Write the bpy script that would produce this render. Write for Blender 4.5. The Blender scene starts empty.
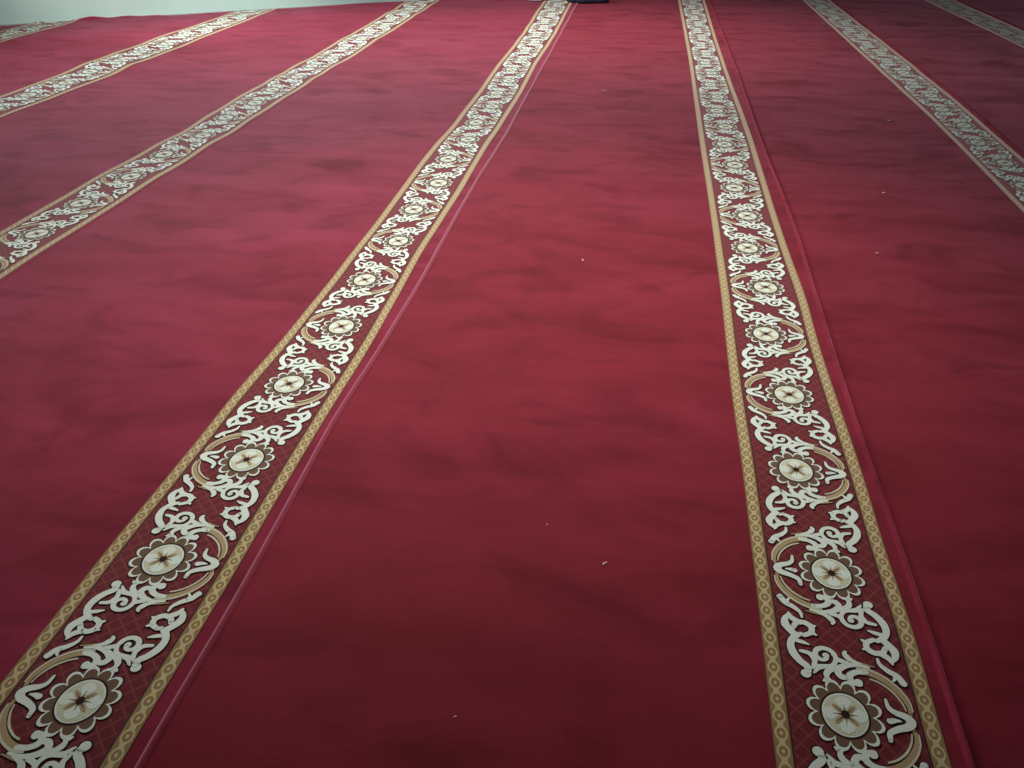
import bpy, math, random
import numpy as np
from mathutils import Vector

PI = math.pi
random.seed(7)
scene = bpy.context.scene
COL = scene.collection

# ------------------------------------------------------------ camera
CAM_H, F_PX = 1.05, 830.0
PITCH = math.atan2(524.0, F_PX)
YAW = math.atan2(143.0, F_PX / math.cos(PITCH))
cd = bpy.data.cameras.new('camera')
cam = bpy.data.objects.new('camera', cd)
COL.objects.link(cam)
cam.location = (0, 0, CAM_H + 0.0095)
cam.rotation_euler = (PI / 2 - PITCH, 0, YAW)
cd.sensor_width = 36.0
cd.lens = F_PX / 1024.0 * 36.0
cd.clip_start = 0.02
scene.camera = cam

# ------------------------------------------------------------ world, lamps, exposure
w = bpy.data.worlds.new('world'); scene.world = w; w.use_nodes = True
bg = w.node_tree.nodes['Background']
bg.inputs['Color'].default_value = (0.80, 0.90, 1.0, 1)
bg.inputs['Strength'].default_value = 0.03

def area(name, loc, target, sx, sy, power, col):
    l = bpy.data.lights.new(name, 'AREA'); l.shape = 'RECTANGLE'
    l.size, l.size_y, l.energy, l.color = sx, sy, power, col
    o = bpy.data.objects.new(name, l); COL.objects.link(o)
    o.location = loc
    o.rotation_euler = (Vector(target) - Vector(loc)).to_track_quat('-Z', 'Y').to_euler()
    return o
area('assumed_window_light', (-3.4, 6.5, 2.2), (0.6, 2.0, 1.0), 3.0, 1.3, 188, (0.95, 0.97, 1.0))  # unseen area lamp added for an assumed far-left window; no opening is built
def spot(name, loc, target, size, power, col, rad=.25):
    l = bpy.data.lights.new(name, 'SPOT'); l.spot_size = math.radians(size); l.spot_blend = 1.0
    l.energy, l.color, l.shadow_soft_size = power, col, rad
    o = bpy.data.objects.new(name, l); COL.objects.link(o); o.location = loc
    o.rotation_euler = (Vector(target) - Vector(loc)).to_track_quat('-Z', 'Y').to_euler()
    return o
spot('centre_fill_spot', (-0.42, 2.35, 2.8), (-0.42, 2.4, 0), 81, 385, (1.0, 0.96, 0.93))  # added fill without a real fitting; soft cone brightens the middle, darkens the edges
spot('far_fill_spot', (-0.5, 6.3, 2.8), (-0.7, 6.1, 0), 112, 425, (1.0, 0.97, 0.97))  # unseen fill spot, added to brighten the far part of the carpets
spot('wall_fill_spot', (-2.0, 4.6, 1.9), (-3.8, 6.9, 0.42), 60, 430, (0.97, 1.0, 0.98), 0.12)  # invented spot with no fixture, added only to brighten the wall base

vs = scene.view_settings
scene.display_settings.display_device = 'sRGB'
vs.view_transform = 'Standard'; vs.look = 'None'
vs.exposure = 0.0; vs.gamma = 1.0; vs.use_curve_mapping = False

# ------------------------------------------------------------ material helpers
def lin(r, g, b):
    f = lambda c: (c / 255 / 12.92) if c / 255 <= 0.04045 else ((c / 255 + 0.055) / 1.055) ** 2.4
    return (f(r), f(g), f(b), 1)

class NT:
    def __init__(s, name):
        s.m = bpy.data.materials.new(name); s.m.use_nodes = True
        s.t = s.m.node_tree; s.b = s.t.nodes['Principled BSDF']
        s.b.inputs['Roughness'].default_value = 0.9
        s.b.inputs['Specular IOR Level'].default_value = 0.15
    def n(s, kind, **kw):
        x = s.t.nodes.new(kind)
        for k, v in kw.items(): setattr(x, k, v)
        return x
    def l(s, a, b): s.t.links.new(a, b)
    def math(s, op, a, b=None, c=None):
        x = s.n('ShaderNodeMath', operation=op)
        for i, v in enumerate((a, b, c)):
            if v is None: continue
            if isinstance(v, (int, float)): x.inputs[i].default_value = v
            else: s.l(v, x.inputs[i])
        return x.outputs[0]
    def mix(s, fac, a, b):
        x = s.n('ShaderNodeMix', data_type='RGBA')
        if isinstance(fac, (int, float)): x.inputs[0].default_value = fac
        else: s.l(fac, x.inputs[0])
        for i, v in ((6, a), (7, b)):
            if isinstance(v, tuple): x.inputs[i].default_value = v
            else: s.l(v, x.inputs[i])
        return x.outputs[2]
    def noise(s, scale, detail=3, rough=0.55, vec=None, sx=1, sy=1, loc=(0, 0, 0), dist=0.0):
        tc = s.n('ShaderNodeTexCoord'); mp = s.n('ShaderNodeMapping')
        mp.inputs['Scale'].default_value = (sx, sy, 1); mp.inputs['Location'].default_value = loc
        s.l(tc.outputs['Object'], mp.inputs[0])
        x = s.n('ShaderNodeTexNoise'); x.inputs['Scale'].default_value = scale
        x.inputs['Detail'].default_value = detail; x.inputs['Roughness'].default_value = rough
        x.inputs['Distortion'].default_value = dist
        s.l(mp.outputs[0], x.inputs['Vector'])
        return x.outputs['Fac']
    def ramp(s, fac, p0, p1, v0=0.0, v1=1.0):
        x = s.n('ShaderNodeMapRange'); x.inputs[1].default_value = p0; x.inputs[2].default_value = p1
        x.inputs[3].default_value = v0; x.inputs[4].default_value = v1
        s.l(fac, x.inputs[0]); return x.outputs[0]
    def bump(s, h, strength, dist):
        x = s.n('ShaderNodeBump'); x.inputs['Strength'].default_value = strength
        x.inputs['Distance'].default_value = dist
        s.l(h, x.inputs['Height']); s.l(x.outputs[0], s.b.inputs['Normal'])

def pile_material(name, base, nap, sheen, tint, seed):
    """cut pile: brushed patches of nap, dark crush marks, fine fibre grain, grazing sheen"""
    k = NT(name)
    st = k.noise(1.0, 6, 0.66, sx=1.1, sy=5.0, loc=(seed, seed * 2.1, 0), dist=0.6)     # brushed bands
    pt = k.noise(3.1, 4, 0.6, sx=1, sy=1.5, loc=(seed * 3, seed, 0), dist=1.0)         # patches
    mk = k.noise(3.6, 4, 0.55, sx=0.9, sy=1.7, loc=(seed, -seed, 0), dist=0.8)          # crush marks
    gr = k.noise(900, 2, 0.7)
    a = k.ramp(st, 0.34, 0.66)
    b = k.ramp(pt, 0.36, 0.66)
    f = k.math('ADD', k.math('MULTIPLY', a, 0.55), k.math('MULTIPLY', b, 0.45))
    m = k.ramp(mk, 0.50, 0.72)
    c = k.mix(f, base, nap)
    dark = tuple(x * 0.66 for x in base[:3]) + (1,)
    c = k.mix(k.math('MULTIPLY', m, 0.75), c, dark)
    c = k.mix(k.ramp(gr, 0.3, 0.7, 0.0, 0.16), c, dark)
    k.l(c, k.b.inputs['Base Color'])
    k.b.inputs['Sheen Roughness'].default_value = 0.32
    k.b.inputs['Sheen Tint'].default_value = tint
    sh = k.math('MULTIPLY', k.math('ADD', 0.72, k.math('MULTIPLY', f, 0.5)), sheen)
    k.l(k.math('MULTIPLY', sh, k.math('SUBTRACT', 1.0, k.math('MULTIPLY', m, 0.5))), k.b.inputs['Sheen Weight'])
    k.bump(gr, 0.25, 0.002)
    return k.m

RED = lin(112, 27, 37); NAP = lin(134, 36, 52)
TINT = (1.0, 0.45, 0.62, 1)
M_PILE = {}
for i, (bs, np_, sh) in {
        1: (lin(120, 26, 45), lin(144, 38, 64), 0.72), 2: (lin(120, 26, 45), lin(144, 38, 64), 0.72),
        3: (lin(120, 26, 45), lin(144, 38, 64), 0.72), 4: (lin(114, 25, 41), lin(140, 37, 60), 0.78),
        5: (RED, NAP, 0.45), 6: (RED, NAP, 0.45), 7: (RED, NAP, 0.42), 8: (RED, NAP, 0.40)}.items():
    M_PILE[i] = pile_material('red_pile', bs, np_, sh, TINT, i * 3.7)

def thread_material(name, col, sheen=0.25, vary=0.82):
    k = NT(name)
    gr = k.noise(420, 2, 0.7)
    k.l(k.mix(k.ramp(gr, 0.3, 0.7, 0, 1), tuple(x * vary for x in col[:3]) + (1,), col), k.b.inputs['Base Color'])
    k.b.inputs['Sheen Weight'].default_value = sheen
    k.bump(gr, 0.25, 0.002)
    return k.m

M_WHITE = thread_material('ivory_yarn', lin(228, 238, 222))
M_CREAM = thread_material('cream_yarn', lin(208, 210, 176))
M_TAN = thread_material('tan_yarn', lin(178, 152, 110))
M_OLIVE = thread_material('olive_yarn', lin(108, 82, 58))
M_DARK = thread_material('dark_outline_yarn', lin(50, 19, 18), 0.1)
M_ROSE = thread_material('rose_selvage_yarn', lin(160, 52, 78), 0.5)
M_BACK = thread_material('grey_carpet_backing', lin(70, 62, 58), 0.0)

def uvnode(k):
    x = k.n('ShaderNodeUVMap'); x.uv_map = 'UVMap'
    s = k.n('ShaderNodeSeparateXYZ'); k.l(x.outputs[0], s.inputs[0])
    return s.outputs[0], s.outputs[1]

def lattice_material():
    k = NT('maroon_lattice_ground')
    u, v = uvnode(k)
    N = 1.0 / 0.155
    d = None
    for sg in (1, -1):
        t = k.math('MULTIPLY', k.math('ADD', u, k.math('MULTIPLY', v, sg * 0.92)), N * 1.12)
        fr = k.math('ABSOLUTE', k.math('SUBTRACT', k.math('FRACT', t), 0.5))
        ln = k.math('LESS_THAN', fr, 0.085)
        d = ln if d is None else k.math('MAXIMUM', d, ln)
    gr = k.noise(420, 2, 0.7)
    g = k.mix(k.ramp(gr, 0.3, 0.7), lin(90, 21, 27), lin(108, 26, 34))
    c = k.mix(d, g, lin(118, 50, 40))
    e = k.math('GREATER_THAN', k.math('ABSOLUTE', k.math('SUBTRACT', u, 0.5)), 0.488)
    c = k.mix(e, c, lin(46, 22, 16))
    k.l(c, k.b.inputs['Base Color']); k.b.inputs['Sheen Weight'].default_value = 0.4; k.b.inputs['Sheen Tint'].default_value = (1, .55, .62, 1)
    k.bump(gr, 0.25, 0.002)
    return k.m
M_LATT = lattice_material()

def chain_material():
    """tan chain of linked hexagons with olive eyes; u across 0..1, v in links"""
    k = NT('gold_chain_band')
    u, v = uvnode(k)
    du = k.math('ABSOLUTE', k.math('SUBTRACT', u, 0.5))
    dv = k.math('ABSOLUTE', k.math('SUBTRACT', k.math('FRACT', v), 0.5))
    a = k.math('MULTIPLY', du, 1.15)
    r = k.math('SQRT', k.math('ADD', k.math('MULTIPLY', a, a), k.math('MULTIPLY', dv, dv)))
    ring = k.math('MULTIPLY', k.math('GREATER_THAN', r, 0.30), k.math('LESS_THAN', r, 0.43))
    eye = k.math('LESS_THAN', r, 0.11)
    link = k.math('MULTIPLY', k.math('GREATER_THAN', dv, 0.36), k.math('LESS_THAN', du, 0.17))
    lt = k.math('MAXIMUM', k.math('MAXIMUM', ring, eye), link)
    c = k.mix(lt, lin(138, 114, 62), lin(192, 175, 128))
    e = k.math('GREATER_THAN', du, 0.468)
    c = k.mix(e, c, lin(88, 60, 34))
    k.l(c, k.b.inputs['Base Color']); k.b.inputs['Sheen Weight'].default_value = 0.3
    k.b.inputs['Sheen Weight'].default_value = 0.6; k.b.inputs['Sheen Tint'].default_value = (1, .72, .78, 1)
    gr = k.noise(420, 2, 0.7); k.bump(gr, 0.25, 0.002)
    return k.m
M_CHAIN = chain_material()

# ------------------------------------------------------------ object helpers
def mesh_obj(name, V, Fc, mats, parent=None, uvs=None, midx=None, smooth=True):
    me = bpy.data.meshes.new(name)
    me.from_pydata([tuple(map(float, p)) for p in V], [], [tuple(map(int, f)) for f in Fc])
    for m in (mats if isinstance(mats, (list, tuple)) else [mats]): me.materials.append(m)
    if midx is not None: me.polygons.foreach_set('material_index', np.asarray(midx, dtype=np.int32))
    if uvs is not None:
        ul = me.uv_layers.new(name='UVMap')
        li = np.zeros(len(me.loops), dtype=np.int32); me.loops.foreach_get('vertex_index', li)
        ul.data.foreach_set('uv', np.asarray(uvs, dtype=np.float32)[li].ravel())
    me.polygons.foreach_set('use_smooth', [smooth] * len(me.polygons))
    me.update()
    o = bpy.data.objects.new(name, me); COL.objects.link(o)
    if parent: o.parent = parent
    return o

def tag(o, label, cat, group=None):
    o['label'] = label; o['category'] = cat
    if group: o['group'] = group
    return o

# ------------------------------------------------------------ setting
SL = 0.63                                             # the far wall runs oblique to the carpet rolls
def wall_y(x): return 7.74 + SL * (x + 2.14)

k = NT('speckled_floor_tile'); n_ = k.noise(60, 4)
k.l(k.mix(n_, lin(150, 152, 146), lin(178, 180, 172)), k.b.inputs['Base Color']); k.b.inputs['Roughness'].default_value = 0.4
fl = mesh_obj('floor', [(-8, -2, -0.05), (9, -2, -0.05), (9, 15, -0.05), (-8, 15, -0.05), (-8, -2, 0), (9, -2, 0), (9, 15, 0), (-8, 15, 0)],
              [(4, 5, 6, 7), (3, 2, 1, 0), (0, 1, 5, 4), (1, 2, 6, 5), (2, 3, 7, 6), (3, 0, 4, 7)], k.m, smooth=False)
fl['kind'] = 'structure'
def prism_wall(name, x0, x1, off, th, z0, z1, mat):
    nx, ny = -SL / math.hypot(1, SL), 1 / math.hypot(1, SL)
    P = []
    for z in (z0, z1):
        for x, d in ((x0, off), (x1, off), (x1, off + th), (x0, off + th)):
            P.append((x + nx * d, wall_y(x) + ny * d, z))
    o = mesh_obj(name, P, [(3, 2, 1, 0), (4, 5, 6, 7), (0, 1, 5, 4), (1, 2, 6, 5), (2, 3, 7, 6), (3, 0, 4, 7)], mat, smooth=False)
    o['kind'] = 'structure'; return o
k = NT('pale_mint_plaster'); n_ = k.noise(2.2, 4)
k.l(k.mix(n_, lin(176, 204, 196), lin(200, 220, 212)), k.b.inputs['Base Color']); k.b.inputs['Roughness'].default_value = 0.6
k.bump(k.noise(40, 3), 0.1, 0.004)
prism_wall('wall_far', -7.5, 7.0, 0.10, 0.12, 0.0, 3.0, k.m)

# ------------------------------------------------------------ carpet relief
rs = np.random.RandomState(5)
WAVES = [(rs.uniform(0.4, 2.2) * rs.choice([-1, 1]), rs.uniform(5.5, 15.0), rs.uniform(0, 2 * PI)) for _ in range(9)]
# buckles pressed across the rolls: x, y, half length, width, height, skew
BUCKLES = [(-2.9, 4.83, .55, .10, .016, -.06), (-1.9, 4.66, .5, .09, .015, .05), (-2.45, 4.45, .5, .08, .010, -.1),
           (-1.55, 3.75, .40, .09, .010, .1), (-1.3, 5.8, .45, .12, .014, .05), (-1.45, 4.9, .4, .09, .010, -.05),
           (-2.7, 6.85, .5, .12, .014, .1), (-3.7, 5.9, .5, .13, .014, .08), (-3.9, 5.2, .5, .1, .012, .05), (-2.4, 3.35, .35, .08, .008, .1),
           (-1.25, 3.2, .35, .09, .009, .2), (-1.9, 5.9, .5, .12, .012, .0), (-1.4, 6.7, .45, .13, .014, .05), (-1.5, 1.9, .3, .09, .006, .25),
           (-0.1, 3.2, .5, .11, .006, .05), (-0.2, 5.2, .5, .14, .008, -.03), (-.05, 2.0, .18, .04, .004, .3),
           (.95, 1.85, .25, .05, .006, -.2), (.75, 2.2, .3, .06, .006, .1), (.9, 5.1, .5, .12, .008, .05), (1.1, 3.3, .4, .1, .006, .1),
           (.6, 1.0, .2, .07, .004, .2), (-0.85, 1.25, .2, .06, .004, .3), (2.0, 4.8, .5, .12, .007, .1), (2.1, 6.5, .5, .14, .008, 0.)]
LIFTS = [(-4.29, 6.50, .10, .055), (-4.08, 6.64, .10, .030), (-3.90, 6.78, .10, .040), (-4.58, 6.30, .08, .022)]
def relief(x, y):
    x = np.asarray(x, float); y = np.asarray(y, float)
    amp = 0.0004 + 0.0011 / (1 + np.exp((x + 0.75) * 5)) * np.clip((y - .6) / 3, 0, 1)
    z = np.zeros_like(x * y)
    for kx, ky, ph in WAVES:
        z += np.sin(kx * x + ky * y + ph + 0.7 * np.sin(1.3 * x + 0.9 * y + ph * 2)) * (7.0 / ky)
    z = z * amp
    for bx, by, L, W, H, sk in BUCKLES:
        dx = (x - bx) / L; dy = (y - by - sk * (x - bx) - 0.03 * np.sin(5 * x + by)) / W
        z += 0.34 * H * np.exp(-dx * dx * 1.5) * np.exp(-dy * dy)
    for bx, by, W, H in LIFTS:
        z += H * np.exp(-((x - bx) ** 2 + (y - by) ** 2) / (W * W))
    return z

EDGE = {
    '1L': [(5.839, -4.595), (6.119, -4.642)],
    '1R': [(5.467, -4.327), (5.866, -4.291), (6.319, -4.312)],
    '2L': [(4.052, -3.305), (5.392, -3.362), (7.116, -3.302)],
    '2R': [(3.680, -3.036), (4.026, -2.997), (4.784, -3.015), (6.310, -3.021), (7.420, -3.022)],
    '3L': [(2.342, -2.069), (2.906, -2.076), (3.306, -2.063), (3.386, -2.036), (4.160, -2.073), (5.099, -2.053), (5.252, -2.054), (5.886, -2.052), (6.926, -2.056), (7.826, -2.076)],
    '3R': [(1.998, -1.821), (2.854, -1.827), (3.314, -1.811), (3.496, -1.815), (4.199, -1.804), (4.468, -1.818), (5.227, -1.794), (6.697, -1.787), (7.867, -1.793)],
    '4L': [(0.695, -0.880), (0.804, -0.880), (1.002, -0.883), (1.270, -0.873), (1.546, -0.873), (1.826, -0.858), (2.140, -0.856), (2.482, -0.849), (3.291, -0.863), (4.340, -0.836), (4.609, -0.848), (5.427, -0.854), (6.050, -0.841), (7.756, -0.877)],
    '4R': [(0.595, -0.630), (0.710, -0.631), (0.859, -0.628), (1.031, -0.629), (1.190, -0.631), (1.482, -0.628), (1.860, -0.622), (2.350, -0.635), (3.007, -0.619), (3.538, -0.625), (4.375, -0.602), (5.398, -0.620), (6.086, -0.599), (7.976, -0.619)],
    '4r': [(0.599, -0.602), (0.709, -0.602), (0.876, -0.599), (1.043, -0.601), (1.461, -0.608), (1.853, -0.592), (2.266, -0.586), (3.117, -0.593), (3.494, -0.571), (4.379, -0.572)],
    '5L': [(0.724, 0.259), (0.970, 0.265), (1.186, 0.268), (1.416, 0.272), (1.638, 0.271), (1.910, 0.275), (2.252, 0.283), (2.574, 0.285), (2.978, 0.289), (3.619, 0.288), (4.280, 0.293), (5.576, 0.303), (8.171, 0.296)],
    '5R': [(0.759, 0.496), (0.891, 0.504), (1.038, 0.508), (1.183, 0.504), (1.312, 0.510), (1.503, 0.512), (1.735, 0.511), (1.955, 0.510), (2.267, 0.523), (2.608, 0.514), (3.172, 0.518), (3.654, 0.527), (4.199, 0.526), (5.108, 0.517), (6.567, 0.520), (8.206, 0.534)],
    '5r': [(0.763, 0.524), (0.997, 0.530), (1.198, 0.533), (1.350, 0.532), (1.615, 0.534), (1.949, 0.541), (2.197, 0.547), (2.792, 0.566), (3.733, 0.557), (5.196, 0.573)],
    '6L': [(3.010, 1.376), (4.171, 1.408), (5.883, 1.399), (8.331, 1.389)],
    '6R': [(3.670, 1.607), (4.535, 1.635), (5.822, 1.641), (8.365, 1.626)],
    '7L': [(6.247, 2.507), (8.486, 2.454)],
    '7R': [(6.933, 2.747), (8.524, 2.716)],
}

def curve(key, dx=0.0):
    p = np.array(EDGE[key])
    ys = np.arange(-0.6, 14, 0.05)
    v = np.interp(ys, p[:, 0], p[:, 1])
    def sm(u, sg):
        h = int(sg * 3); kn = np.exp(-0.5 * (np.arange(-h, h + 1) / sg) ** 2); kn /= kn.sum()
        return np.convolve(np.pad(u, h, 'edge'), kn, 'valid')
    near, far = sm(v, 1.5), sm(v, 6.0)
    wt = np.clip((ys - 1.5) / 2.0, 0, 0.85)
    v2 = near * (1 - wt) + far * wt
    return lambda y: np.interp(y, ys, v2) + dx
def shifted(f, d): return lambda y: f(y) + d
cL, cR, cS = {}, {}, {}
EDGE['1L'] = [(5.8, -4.60)]; EDGE['1R'] = [(5.8, -4.31)]
for i in range(1, 8):
    cL[i] = curve('%dL' % i); cR[i] = curve('%dR' % i)
    cS[i] = shifted(curve('%dr' % i), 0.005) if i in (4, 5) else shifted(cR[i], 0.014 if i < 4 else 0.026)
cL[8] = lambda y: np.asarray(y) * 0 + 3.62; cR[8] = lambda y: np.asarray(y) * 0 + 3.86; cS[8] = lambda y: np.asarray(y) * 0 + 3.91
cS[0] = lambda y: np.asarray(y) * 0 - 5.48
def far_end(x):
    x = np.asarray(x, float)
    return np.where(x < -2.1, wall_y(x), wall_y(x)) + 0.018 * np.sin(4.1 * x) + 0.010 * np.sin(11 * x + 1)
Y0 = 0.15
TH = 0.009                                             # pile height

def sheet(fl_, fr_, nx, zf, dy=0.025, y0=Y0):
    """grid between two edge curves, cut at the far end; returns V, F, A (0..1 across), Y"""
    s = np.linspace(0, 1, nx + 1)
    ny = int((wall_y(float(fr_(8.0))) - y0) / dy)
    t = np.linspace(0, 1, ny + 1)
    Vv = np.zeros((ny + 1, nx + 1, 3))
    for j, a in enumerate(s):
        xe = fl_(8.0) * (1 - a) + fr_(8.0) * a
        ye = float(far_end(xe))
        yy = y0 + t * (ye - y0)
        xx = fl_(yy) * (1 - a) + fr_(yy) * a
        Vv[:, j, 0] = xx; Vv[:, j, 1] = yy; Vv[:, j, 2] = zf(xx, yy, a)
    idx = np.arange((ny + 1) * (nx + 1)).reshape(ny + 1, nx + 1)
    Fq = np.stack([idx[:-1, :-1], idx[:-1, 1:], idx[1:, 1:], idx[1:, :-1]], -1).reshape(-1, 4)
    A = np.tile(s, (ny + 1, 1))
    return Vv, Fq, A, idx

def add_skirt(Vv, Fq, idx, sides=('far', 'near')):
    """drops the cut ends of a sheet down to the floor"""
    P = Vv.reshape(-1, 3).tolist(); Fl = Fq.tolist()
    for sd in sides:
        row = idx[-1, :] if sd == 'far' else idx[0, :]
        base = len(P)
        for i in row: P.append([P[i][0], P[i][1], 0.001])
        for j in range(len(row) - 1):
            q = [int(row[j]), int(row[j + 1]), base + j + 1, base + j]
            Fl.append(q if sd == 'far' else q[::-1])
    return P, Fl

# ------------------------------------------------------------ arabesque tile
# coordinates: a across the inner ground 0..1, b along, both in ground widths; medallion at b=0, crest on the a=1 side
def catmull(P, n=6):
    P = np.array(P, float)
    Q = np.vstack([2 * P[0] - P[1], P, 2 * P[-1] - P[-2]]); out = []
    for i in range(1, len(Q) - 2):
        for t in np.arange(n) / n:
            p0, p1, p2, p3 = Q[i - 1], Q[i], Q[i + 1], Q[i + 2]
            out.append(0.5 * ((2 * p1) + (-p0 + p2) * t + (2 * p0 - 5 * p1 + 4 * p2 - p3) * t * t + (-p0 + 3 * p1 - 3 * p2 + p3) * t ** 3))
    out.append(Q[-2]); return np.array(out)

class Tile:
    def __init__(s): s.V = []; s.F = []; s.M = []; s.Z = []
    def poly(s, pts, m, z):
        """fan around the centroid"""
        c = np.mean(pts, axis=0); b = len(s.V)
        s.V.append(tuple(c)); s.Z.append(z)
        for p in pts: s.V.append(tuple(p)); s.Z.append(z)
        n = len(pts)
        for i in range(n): s.F.append((b, b + 1 + i, b + 1 + (i + 1) % n)); s.M.append(m)
    def ring(s, outer, inner, m, z):
        b = len(s.V); n = len(outer)
        for p in list(outer) + list(inner): s.V.append(tuple(p)); s.Z.append(z)
        for i in range(n):
            j = (i + 1) % n
            s.F.append((b + i, b + j, b + n + j, b + n + i)); s.M.append(m)
    def ribbon(s, P, Wd, m, z):
        T = np.gradient(P, axis=0); T /= (np.linalg.norm(T, axis=1)[:, None] + 1e-9)
        N = np.stack([-T[:, 1], T[:, 0]], 1); b = len(s.V); n = len(P)
        for i in range(n):
            for sg in (1, -1):
                s.V.append(tuple(P[i] + N[i] * sg * Wd[i] / 2)); s.Z.append(z)
        for i in range(n - 1):
            s.F.append((b + 2 * i, b + 2 * i + 1, b + 2 * i + 3, b + 2 * i + 2)); s.M.append(m)
        for i, dr in ((0, -1), (n - 1, 1)):
            if Wd[i] > 0.02:
                s.poly([P[i] + Wd[i] / 2 * np.array([math.cos(q), math.sin(q)]) for q in np.linspace(0, 2 * PI, 9)[:-1]], m, z)
    def stroke(s, pts, w0, wm, w1, m, lift=0.0, out=0.022, n=5):
        P = catmull(pts, n); t = np.linspace(0, 1, len(P))
        Wd = np.interp(t, [0, .5, 1], [w0, wm, w1]) * (1.1 if m == 1 else 0.9)
        s.k = getattr(s, 'k', 0) + 1
        if out: s.ribbon(P, Wd + out, 0, 0.00035 + 0.000008 * s.k)
        s.ribbon(P, Wd, m, 0.00085 + lift + 0.000012 * s.k)
    def ball(s, c, r, m=1, z=0.0014):
        f = lambda rr: [(c[0] + rr * math.cos(q), c[1] + rr * math.sin(q)) for q in np.linspace(0, 2 * PI, 13)[:-1]]
        s.poly(f(r + .015), 0, 0.00045); s.poly(f(r), m, z)

MATS = [M_DARK, M_WHITE, M_CREAM, M_TAN, M_OLIVE]
PER = 1.55
# --- scroll group G, drawn from the crest side of one medallion towards the next
G = Tile()
# long tan double arc that leaves the crest and sweeps towards the middle
G.stroke([(.93, .07), (.935, .15), (.89, .26), (.81, .36), (.70, .425), (.60, .43), (.53, .40)], .035, .060, .055, 3)
G.stroke([(.905, .10), (.885, .18), (.83, .275), (.75, .345), (.68, .375)], .012, .022, .018, 2, .0003, 0)
G.stroke([(.955, .10), (.945, .20), (.89, .31), (.80, .405), (.69, .462), (.60, .465)], .012, .020, .03, 2, .0003, 0)
G.stroke([(.66, .435), (.58, .425), (.525, .38), (.535, .325), (.59, .31)], .04, .05, .05, 1, .0004)
G.ball((.585, .325), .034)
# second head and tail leaves
G.stroke([(.70, .485), (.60, .50), (.50, .475), (.44, .42), (.46, .365), (.51, .36)], .018, .055, .045, 1, .0005)
G.stroke([(.74, .50), (.62, .525), (.54, .53)], .012, .03, .03, 3, .0002)
G.stroke([(.64, .51), (.56, .545), (.52, .60), (.535, .635)], .015, .05, .018, 1, .0006)
G.stroke([(.52, .51), (.46, .535), (.415, .585)], .04, .04, .014, 1, .0006)
# stem to the side with leaf and ball
G.stroke([(.50, .475), (.40, .455), (.30, .425), (.20, .42)], .035, .03, .03, 2, .0003)
G.stroke([(.42, .45), (.36, .40), (.345, .345), (.385, .295)], .05, .045, .015, 1, .0005)
G.stroke([(.345, .33), (.31, .295)], .03, .03, .015, 1, .0005)
G.stroke([(.40, .46), (.31, .44), (.25, .375)], .03, .04, .02, 1, .0005)
G.ball((.185, .355), .042)
# side column
G.stroke([(.205, .385), (.20, .43), (.15, .48), (.105, .56), (.095, .65), (.13, .73), (.19, .77)], .05, .062, .04, 1, .0007)
G.stroke([(.25, .43), (.27, .50), (.24, .565), (.17, .585)], .03, .045, .03, 1, .0005)
G.stroke([(.13, .70), (.20, .68), (.25, .66)], .04, .035, .012, 1, .0005)
# volute
vol = [(.375 + (.022 + .088 * (1 - t)) * math.cos(-1.1 + t * 7.6) - .03, .56 + (.022 + .088 * (1 - t)) * math.sin(-1.1 + t * 7.6)) for t in np.linspace(0, 1, 13)]
G.stroke([(.26, .44), (.31, .45)] + vol, .03, .042, .03, 1, .0005, n=3)
G.ball(vol[-1], .028)
# lower ring leaf cluster
G.stroke([(.22, .76), (.28, .80), (.285, .865), (.23, .905), (.17, .89), (.14, .84)], .04, .05, .04, 1, .0005)
G.stroke([(.15, .745), (.11, .80), (.075, .865), (.08, .93), (.12, .985)], .055, .065, .03, 1, .0006)
G.stroke([(.20, .90), (.14, .94), (.11, 1.01)], .05, .05, .014, 1, .0006)
G.stroke([(.28, .80), (.325, .77)], .03, .03, .012, 1, .0005)
G.stroke([(.28, .87), (.33, .875)], .03, .03, .012, 1, .0005)
# tail leaf reaching towards the next medallion
G.stroke([(.225, .955), (.215, 1.02), (.16, 1.08), (.10, 1.12), (.065, 1.19)], .018, .045, .05, 1, .0005)
G.stroke([(.13, 1.10), (.12, 1.14), (.145, 1.18)], .03, .03, .014, 1, .0005)
G.ball((.065, 1.185), .030)
# --- crest beside the medallion
K = Tile()
K.stroke([(.76, -.185), (.77, -.12), (.84, -.075), (.915, -.045), (.945, .0), (.915, .045), (.84, .075), (.80, .115), (.79, .185)], .032, .068, .022, 1, .0008)
K.stroke([(.79, -.01), (.83, 0), (.875, .0)], .05, .035, .012, 1, .0007)
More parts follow.
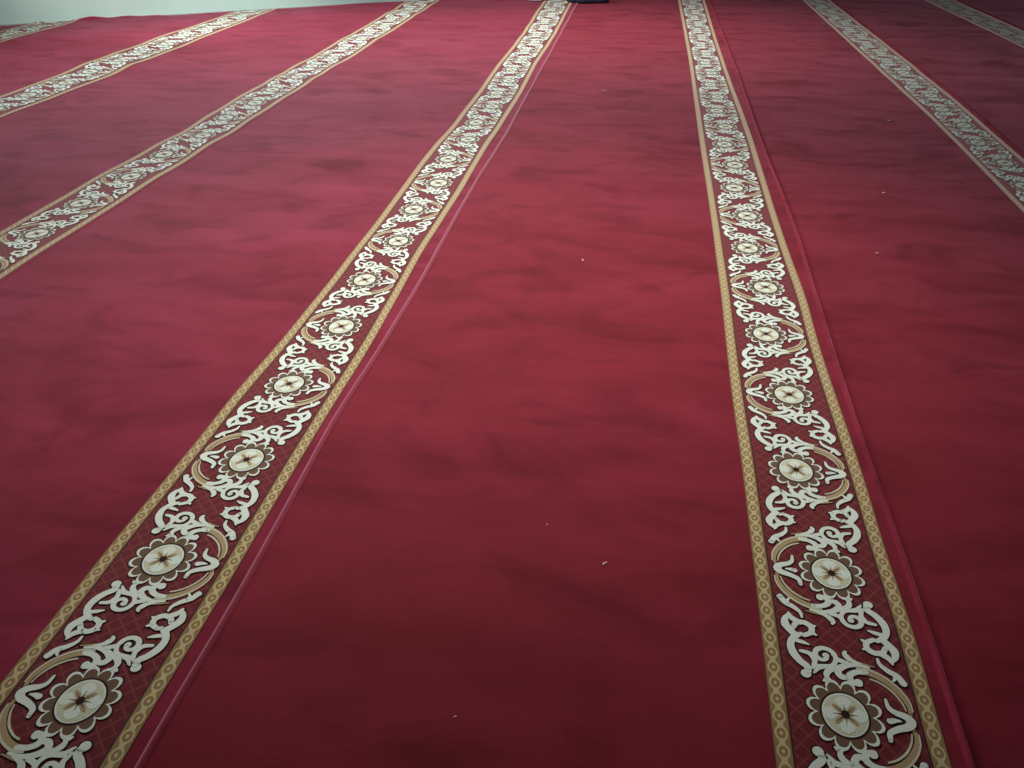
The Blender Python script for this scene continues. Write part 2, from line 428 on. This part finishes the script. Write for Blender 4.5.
# --- medallion, at a=.44
D = Tile(); C0 = np.array((.435, 0.0))
th = np.linspace(0, 2 * PI, 97)[:-1]
lob = np.abs(np.sin(th * 6)) ** 0.7
def pol(r): r = np.broadcast_to(r, th.shape); return [(C0[0] + 0.87 * r[i] * math.cos(th[i]), C0[1] + r[i] * math.sin(th[i])) for i in range(len(th))]
D.poly(pol(.275 + .075 * lob), 0, .0005)
D.ring(pol(.260 + .075 * lob), pol(.230 + .075 * lob), 1, .0012)
D.poly(pol(.236 + .070 * lob), 4, .0008)
D.poly(pol(np.full(96, .216)), 0, .0010)
D.poly(pol(np.full(96, .198)), 1, .0012)
D.poly(pol(np.full(96, .182)), 2, .0014)
for q in range(4):
    an = q * PI / 2
    e = np.array((math.cos(an), math.sin(an))); f = np.array((-e[1], e[0]))
    D.poly([C0 + e * x + f * y for x, y in ((.04, 0), (.07, .035), (.11, .062), (.15, .045), (.172, 0), (.15, -.045), (.11, -.062), (.07, -.035))], 1, .0017)
    an += PI / 4; e = np.array((math.cos(an), math.sin(an))); f = np.array((-e[1], e[0]))
    D.poly([C0 + e * x + f * y for x, y in ((.02, .010), (.07, .020), (.11, .012), (.125, 0), (.11, -.012), (.07, -.020), (.02, -.010))], 3, .0018)
for q in range(8):
    an = q * PI / 4; e = np.array((math.cos(an), math.sin(an))); f = np.array((-e[1], e[0]))
    D.poly([C0 + e * .0 + f * .010, C0 + e * .10, C0 - f * .010], 4, .0020)
D.poly(pol(np.full(96, .036))[::6], 0, .0023)

def cell_arrays():
    """cell between a medallion (crest on a=1) and the next: G plus G turned by 180 degrees, plus its medallion and crest"""
    V, Z, F, M = [], [], [], []
    def add(T, fn):
        b = len(V)
        V.extend(fn(p) for p in T.V); Z.extend(T.Z)
        F.extend(tuple(b + i for i in f) for f in T.F); M.extend(T.M)
    add(G, lambda p: (p[0], p[1])); add(G, lambda p: (1 - p[0], PER - p[1]))
    add(D, lambda p: (p[0], p[1])); add(K, lambda p: (p[0] - 0.025, p[1]))
    return np.array(V), np.array(Z), F, np.array(M)
CV, CZ, CF, CM = cell_arrays()
CFI = [np.array(f) for f in CF]

# ------------------------------------------------------------ carpets
def build_carpet(i, label, y_med, per, crest_right, detail=True):
    root = bpy.data.objects.new('prayer_carpet', None); COL.objects.link(root)
    tag(root, label, 'carpet', None)
    root.location = (0, 0, 0)
    base = lambda x, y, a: TH + relief(x, y)
    # plain pile field, from just under the neighbour's rolled edge to the border
    lf = shifted(cS[i - 1], -0.004)
    V, F, A, idx = sheet(lf, cL[i], 44, base)
    P, Fl = add_skirt(V, F, idx)
    mesh_obj('pile_field', P, Fl, M_PILE[i], root)
    # border ground and chain bands
    L, R = cL[i], cR[i]
    at = lambda f: (lambda y: L(y) * (1 - f) + R(y) * f)
    bw = 0.105
    Wm = float(np.mean(R(np.linspace(1, 6, 30)) - L(np.linspace(1, 6, 30))))
    Wg = Wm * (1 - 2 * bw)
    Vb, Fb, Ab, idb = sheet(at(bw), at(1 - bw), 8, lambda x, y, a: base(x, y, a) + 0.0008)
    P, Fl = add_skirt(Vb, Fb, idb)
    P = np.array(P)
    # ornament verts
    inner_l, inner_r = at(bw), at(1 - bw)
    uv = np.zeros((len(P), 2)); nb = Ab.size
    uv[:nb, 0] = Ab.ravel(); uv[:, 1] = (P[:, 1] - y_med) / per * PER
    uv[nb:, 0] = 0.5
    Vs, Fs, Ms = [P], list(map(tuple, Fl)), [0] * len(Fl)
    off = len(P)
    kmax = int((11 - y_med) / per) + 1; kmin = -int((y_med - Y0) / per) - 1
    for kk in range(kmin, kmax):
        right = crest_right if kk % 2 == 0 else not crest_right
        a = CV[:, 0] if right else 1 - CV[:, 0]
        y = y_med + (kk + CV[:, 1] / PER) * per
        xl, xr = inner_l(y), inner_r(y); x = xl * (1 - a) + xr * a
        ok = (y > Y0 + .002) & (y < far_end(x) - 0.003)
        if not ok.any(): continue
        z = TH + relief(x, y) + 0.0008 + CZ
        Vs.append(np.stack([x, y, z], 1))
        for f, m in zip(CF, CM):
            if all(ok[q] for q in f):
                g = [off + q for q in f]
                Fs.append(tuple(g)); Ms.append(int(m) + 1)
        off += len(x)
    allV = np.vstack(Vs)
    uvs = np.zeros((len(allV), 2)); uvs[:len(P)] = uv
    me_o = mesh_obj('patterned_border', allV, Fs, [M_LATT] + MATS, root, uvs=uvs, midx=Ms, smooth=False)
    for e0, e1, u0 in ((0, bw, 0), (1 - bw, 1, 1)):
        Vc, Fc, Ac, idc = sheet(at(e0), at(e1), 3, lambda x, y, a: base(x, y, a) + 0.0011)
        P, Fl = add_skirt(Vc, Fc, idc); P = np.array(P)
        uv = np.zeros((len(P), 2)); uv[:Ac.size, 0] = Ac.ravel(); uv[Ac.size:, 0] = .5
        uv[:, 1] = (P[:, 1] - y_med) / per * 10
        mesh_obj('gold_edging', P, Fl, M_CHAIN, me_o, uvs=uv)
    # margin and rolled edge lapping over the neighbour
    S = cS[i]
    rw = 0.012 if i >= 4 else 0.007
    rh = {4: 0.0045, 5: 0.007}.get(i, 0.004 if i > 5 else 0.001)
    Vm, Fm, Am, idm = sheet(R, shifted(S, -rw), 4, lambda x, y, a: base(x, y, a) + 0.25 * rh * a)
    P, Fl = add_skirt(Vm, Fm, idm)
    pm = mesh_obj('plain_margin', P, Fl, M_PILE[i], root)
    Ve, Fe, Ae, ide = sheet(shifted(S, -rw), S, 8,
        lambda x, y, a: base(x, y, a) + 0.25 * rh + (rh * math.sin(PI * min(a * 1.08, 1)) if a < .93 else -0.25 * rh - 0.003))
    P, Fl = add_skirt(Ve, Fe, ide)
    mesh_obj('rolled_edge', P, Fl, M_ROSE if i == 4 else M_PILE[3 if i == 5 else i], pm)
    return root

build_carpet(1, 'red prayer carpet in the far left corner, only its scroll border end in view', 5.75, .295, True)
build_carpet(2, 'red prayer carpet second from the left, its far edge curling up against the wall', 4.1, .295, True)
build_carpet(3, 'creased red prayer carpet third from the left, its border meeting the left edge mid-height', 2.34, .2955, False)
build_carpet(4, 'pinkish red prayer carpet whose scroll border reaches the bottom left corner', .685, .2940, False)
build_carpet(5, 'deep red middle prayer carpet, its scroll border running down to the bottom right', .824, .2892, True)
build_carpet(6, 'dark red prayer carpet right of the middle, its border leaving at the right side', 1.0, .2900, True)
build_carpet(7, 'dark red prayer carpet near the right, its border crossing only the upper right corner', 1.1, .2900, True)
build_carpet(8, 'plain dark red carpet at the far right corner, beyond the last visible border', 1.1, .2900, True)

# ------------------------------------------------------------ lint flecks on the pile
M_LINT = thread_material('white_lint', lin(235, 215, 205), 0.1)
def fleck(x, y, L, wd, ang, label):
    P = []; Fl = []; n = 6; rng = random.Random(int(x * 1000) + 17)
    for j in range(n + 1):
        t = j / n; cx = (t - .5) * L; cy = 0.25 * wd * math.sin(t * 5 + x * 9); r = wd / 2 * (0.45 + 0.55 * math.sin(PI * min(max(t, .1), .9))) * rng.uniform(.8, 1.2)
        for q in range(6):
            a = q / 6 * 2 * PI; P.append((cx, cy + r * math.cos(a), r * 0.6 * math.sin(a) + r * 0.6))
    for j in range(n):
        for q in range(6): Fl.append((j * 6 + q, j * 6 + (q + 1) % 6, (j + 1) * 6 + (q + 1) % 6, (j + 1) * 6 + q))
    Fl += [tuple(range(5, -1, -1)), tuple(n * 6 + q for q in range(6))]
    o = mesh_obj('lint_fleck', P, Fl, M_LINT)
    o.location = (x, y, TH + float(relief(x, y)) - 0.0004); o.rotation_euler = (0, 0, ang)
    return tag(o, label, 'lint', 'lint flecks on the carpets')
fleck(.008, 1.083, .011, .0035, 1.0, 'largest white lint fleck, lying low on the middle carpet near the camera')
fleck(-.126, 2.391, .011, .005, 1.9, 'white lint fleck at the upper middle of the middle carpet')
fleck(-.176, 4.637, .016, .008, .3, 'small pale lint fleck high up on the middle carpet')
fleck(1.202, 4.224, .020, .008, .1, 'pale lint fleck beside the right border, the upper one of two')
fleck(.941, 3.166, .014, .006, .2, 'pale lint fleck on the right carpet, below the one beside the border')
fleck(.79, 2.579, .010, .005, .1, 'tiny white lint fleck on the right carpet, just right of its rolled edge')
fleck(-.191, .74, .005, .0025, .4, 'faint lint speck at the bottom edge of the middle carpet')
fleck(-.104, 1.17, .004, .002, .8, 'faint lint speck left of the largest fleck on the middle carpet')

# ------------------------------------------------------------ things cut by the top edge of the photo
def cloth_heap(name, cx, cy, rx, ry, h, ang, mat, label, cat, seed):
    rg = np.random.RandomState(seed); n, m = 40, 18
    ph = rg.uniform(0, 2 * PI, 6); P = []
    for j in range(m + 1):
        t = j / m
        for i in range(n):
            a = i / n * 2 * PI
            r = math.sin(t * PI / 2) * (1 + .10 * math.sin(3 * a + ph[0]) + .06 * math.sin(5 * a + ph[1]) + .03 * math.sin(11 * a + ph[2] + 4 * t))
            z = h * (math.cos(t * PI / 2) ** .7) * (1 + .18 * math.sin(4 * a + ph[3]) * t) + .012 * math.sin(9 * a + 6 * t + ph[4]) * math.sin(t * PI)
            P.append((rx * r * math.cos(a), ry * r * math.sin(a), max(z, 0)))
    Fl = [(j * n + i, (j + 1) * n + i, (j + 1) * n + (i + 1) % n, j * n + (i + 1) % n) for j in range(m) for i in range(n)]
    Fl.append(tuple(m * n + i for i in range(n))[::-1])
    o = mesh_obj(name, P, Fl, mat)
    o.location = (cx, cy, TH + float(relief(cx, cy)) + .001); o.rotation_euler = (0, 0, ang)
    return tag(o, label, cat)
k = NT('dark_navy_cloth'); n_ = k.noise(30, 3); k.l(k.mix(n_, lin(30, 32, 48), lin(52, 54, 72)), k.b.inputs['Base Color'])
cloth_heap('cloth_bundle', -.49, 7.98, .17, .16, .10, .2, k.m, 'dark navy cloth bundle at the far end of the middle carpet', 'cloth', 3)
k2 = NT('pale_grey_cloth'); n_ = k2.noise(30, 3); k2.l(k2.mix(n_, lin(150, 145, 140), lin(186, 182, 176)), k2.b.inputs['Base Color'])
cloth_heap('cloth_bundle', -.96, 8.02, .13, .12, .05, -.3, k2.m, 'light grey cloth heap beside the left-centre border, cut off by the top edge', 'cloth', 8)
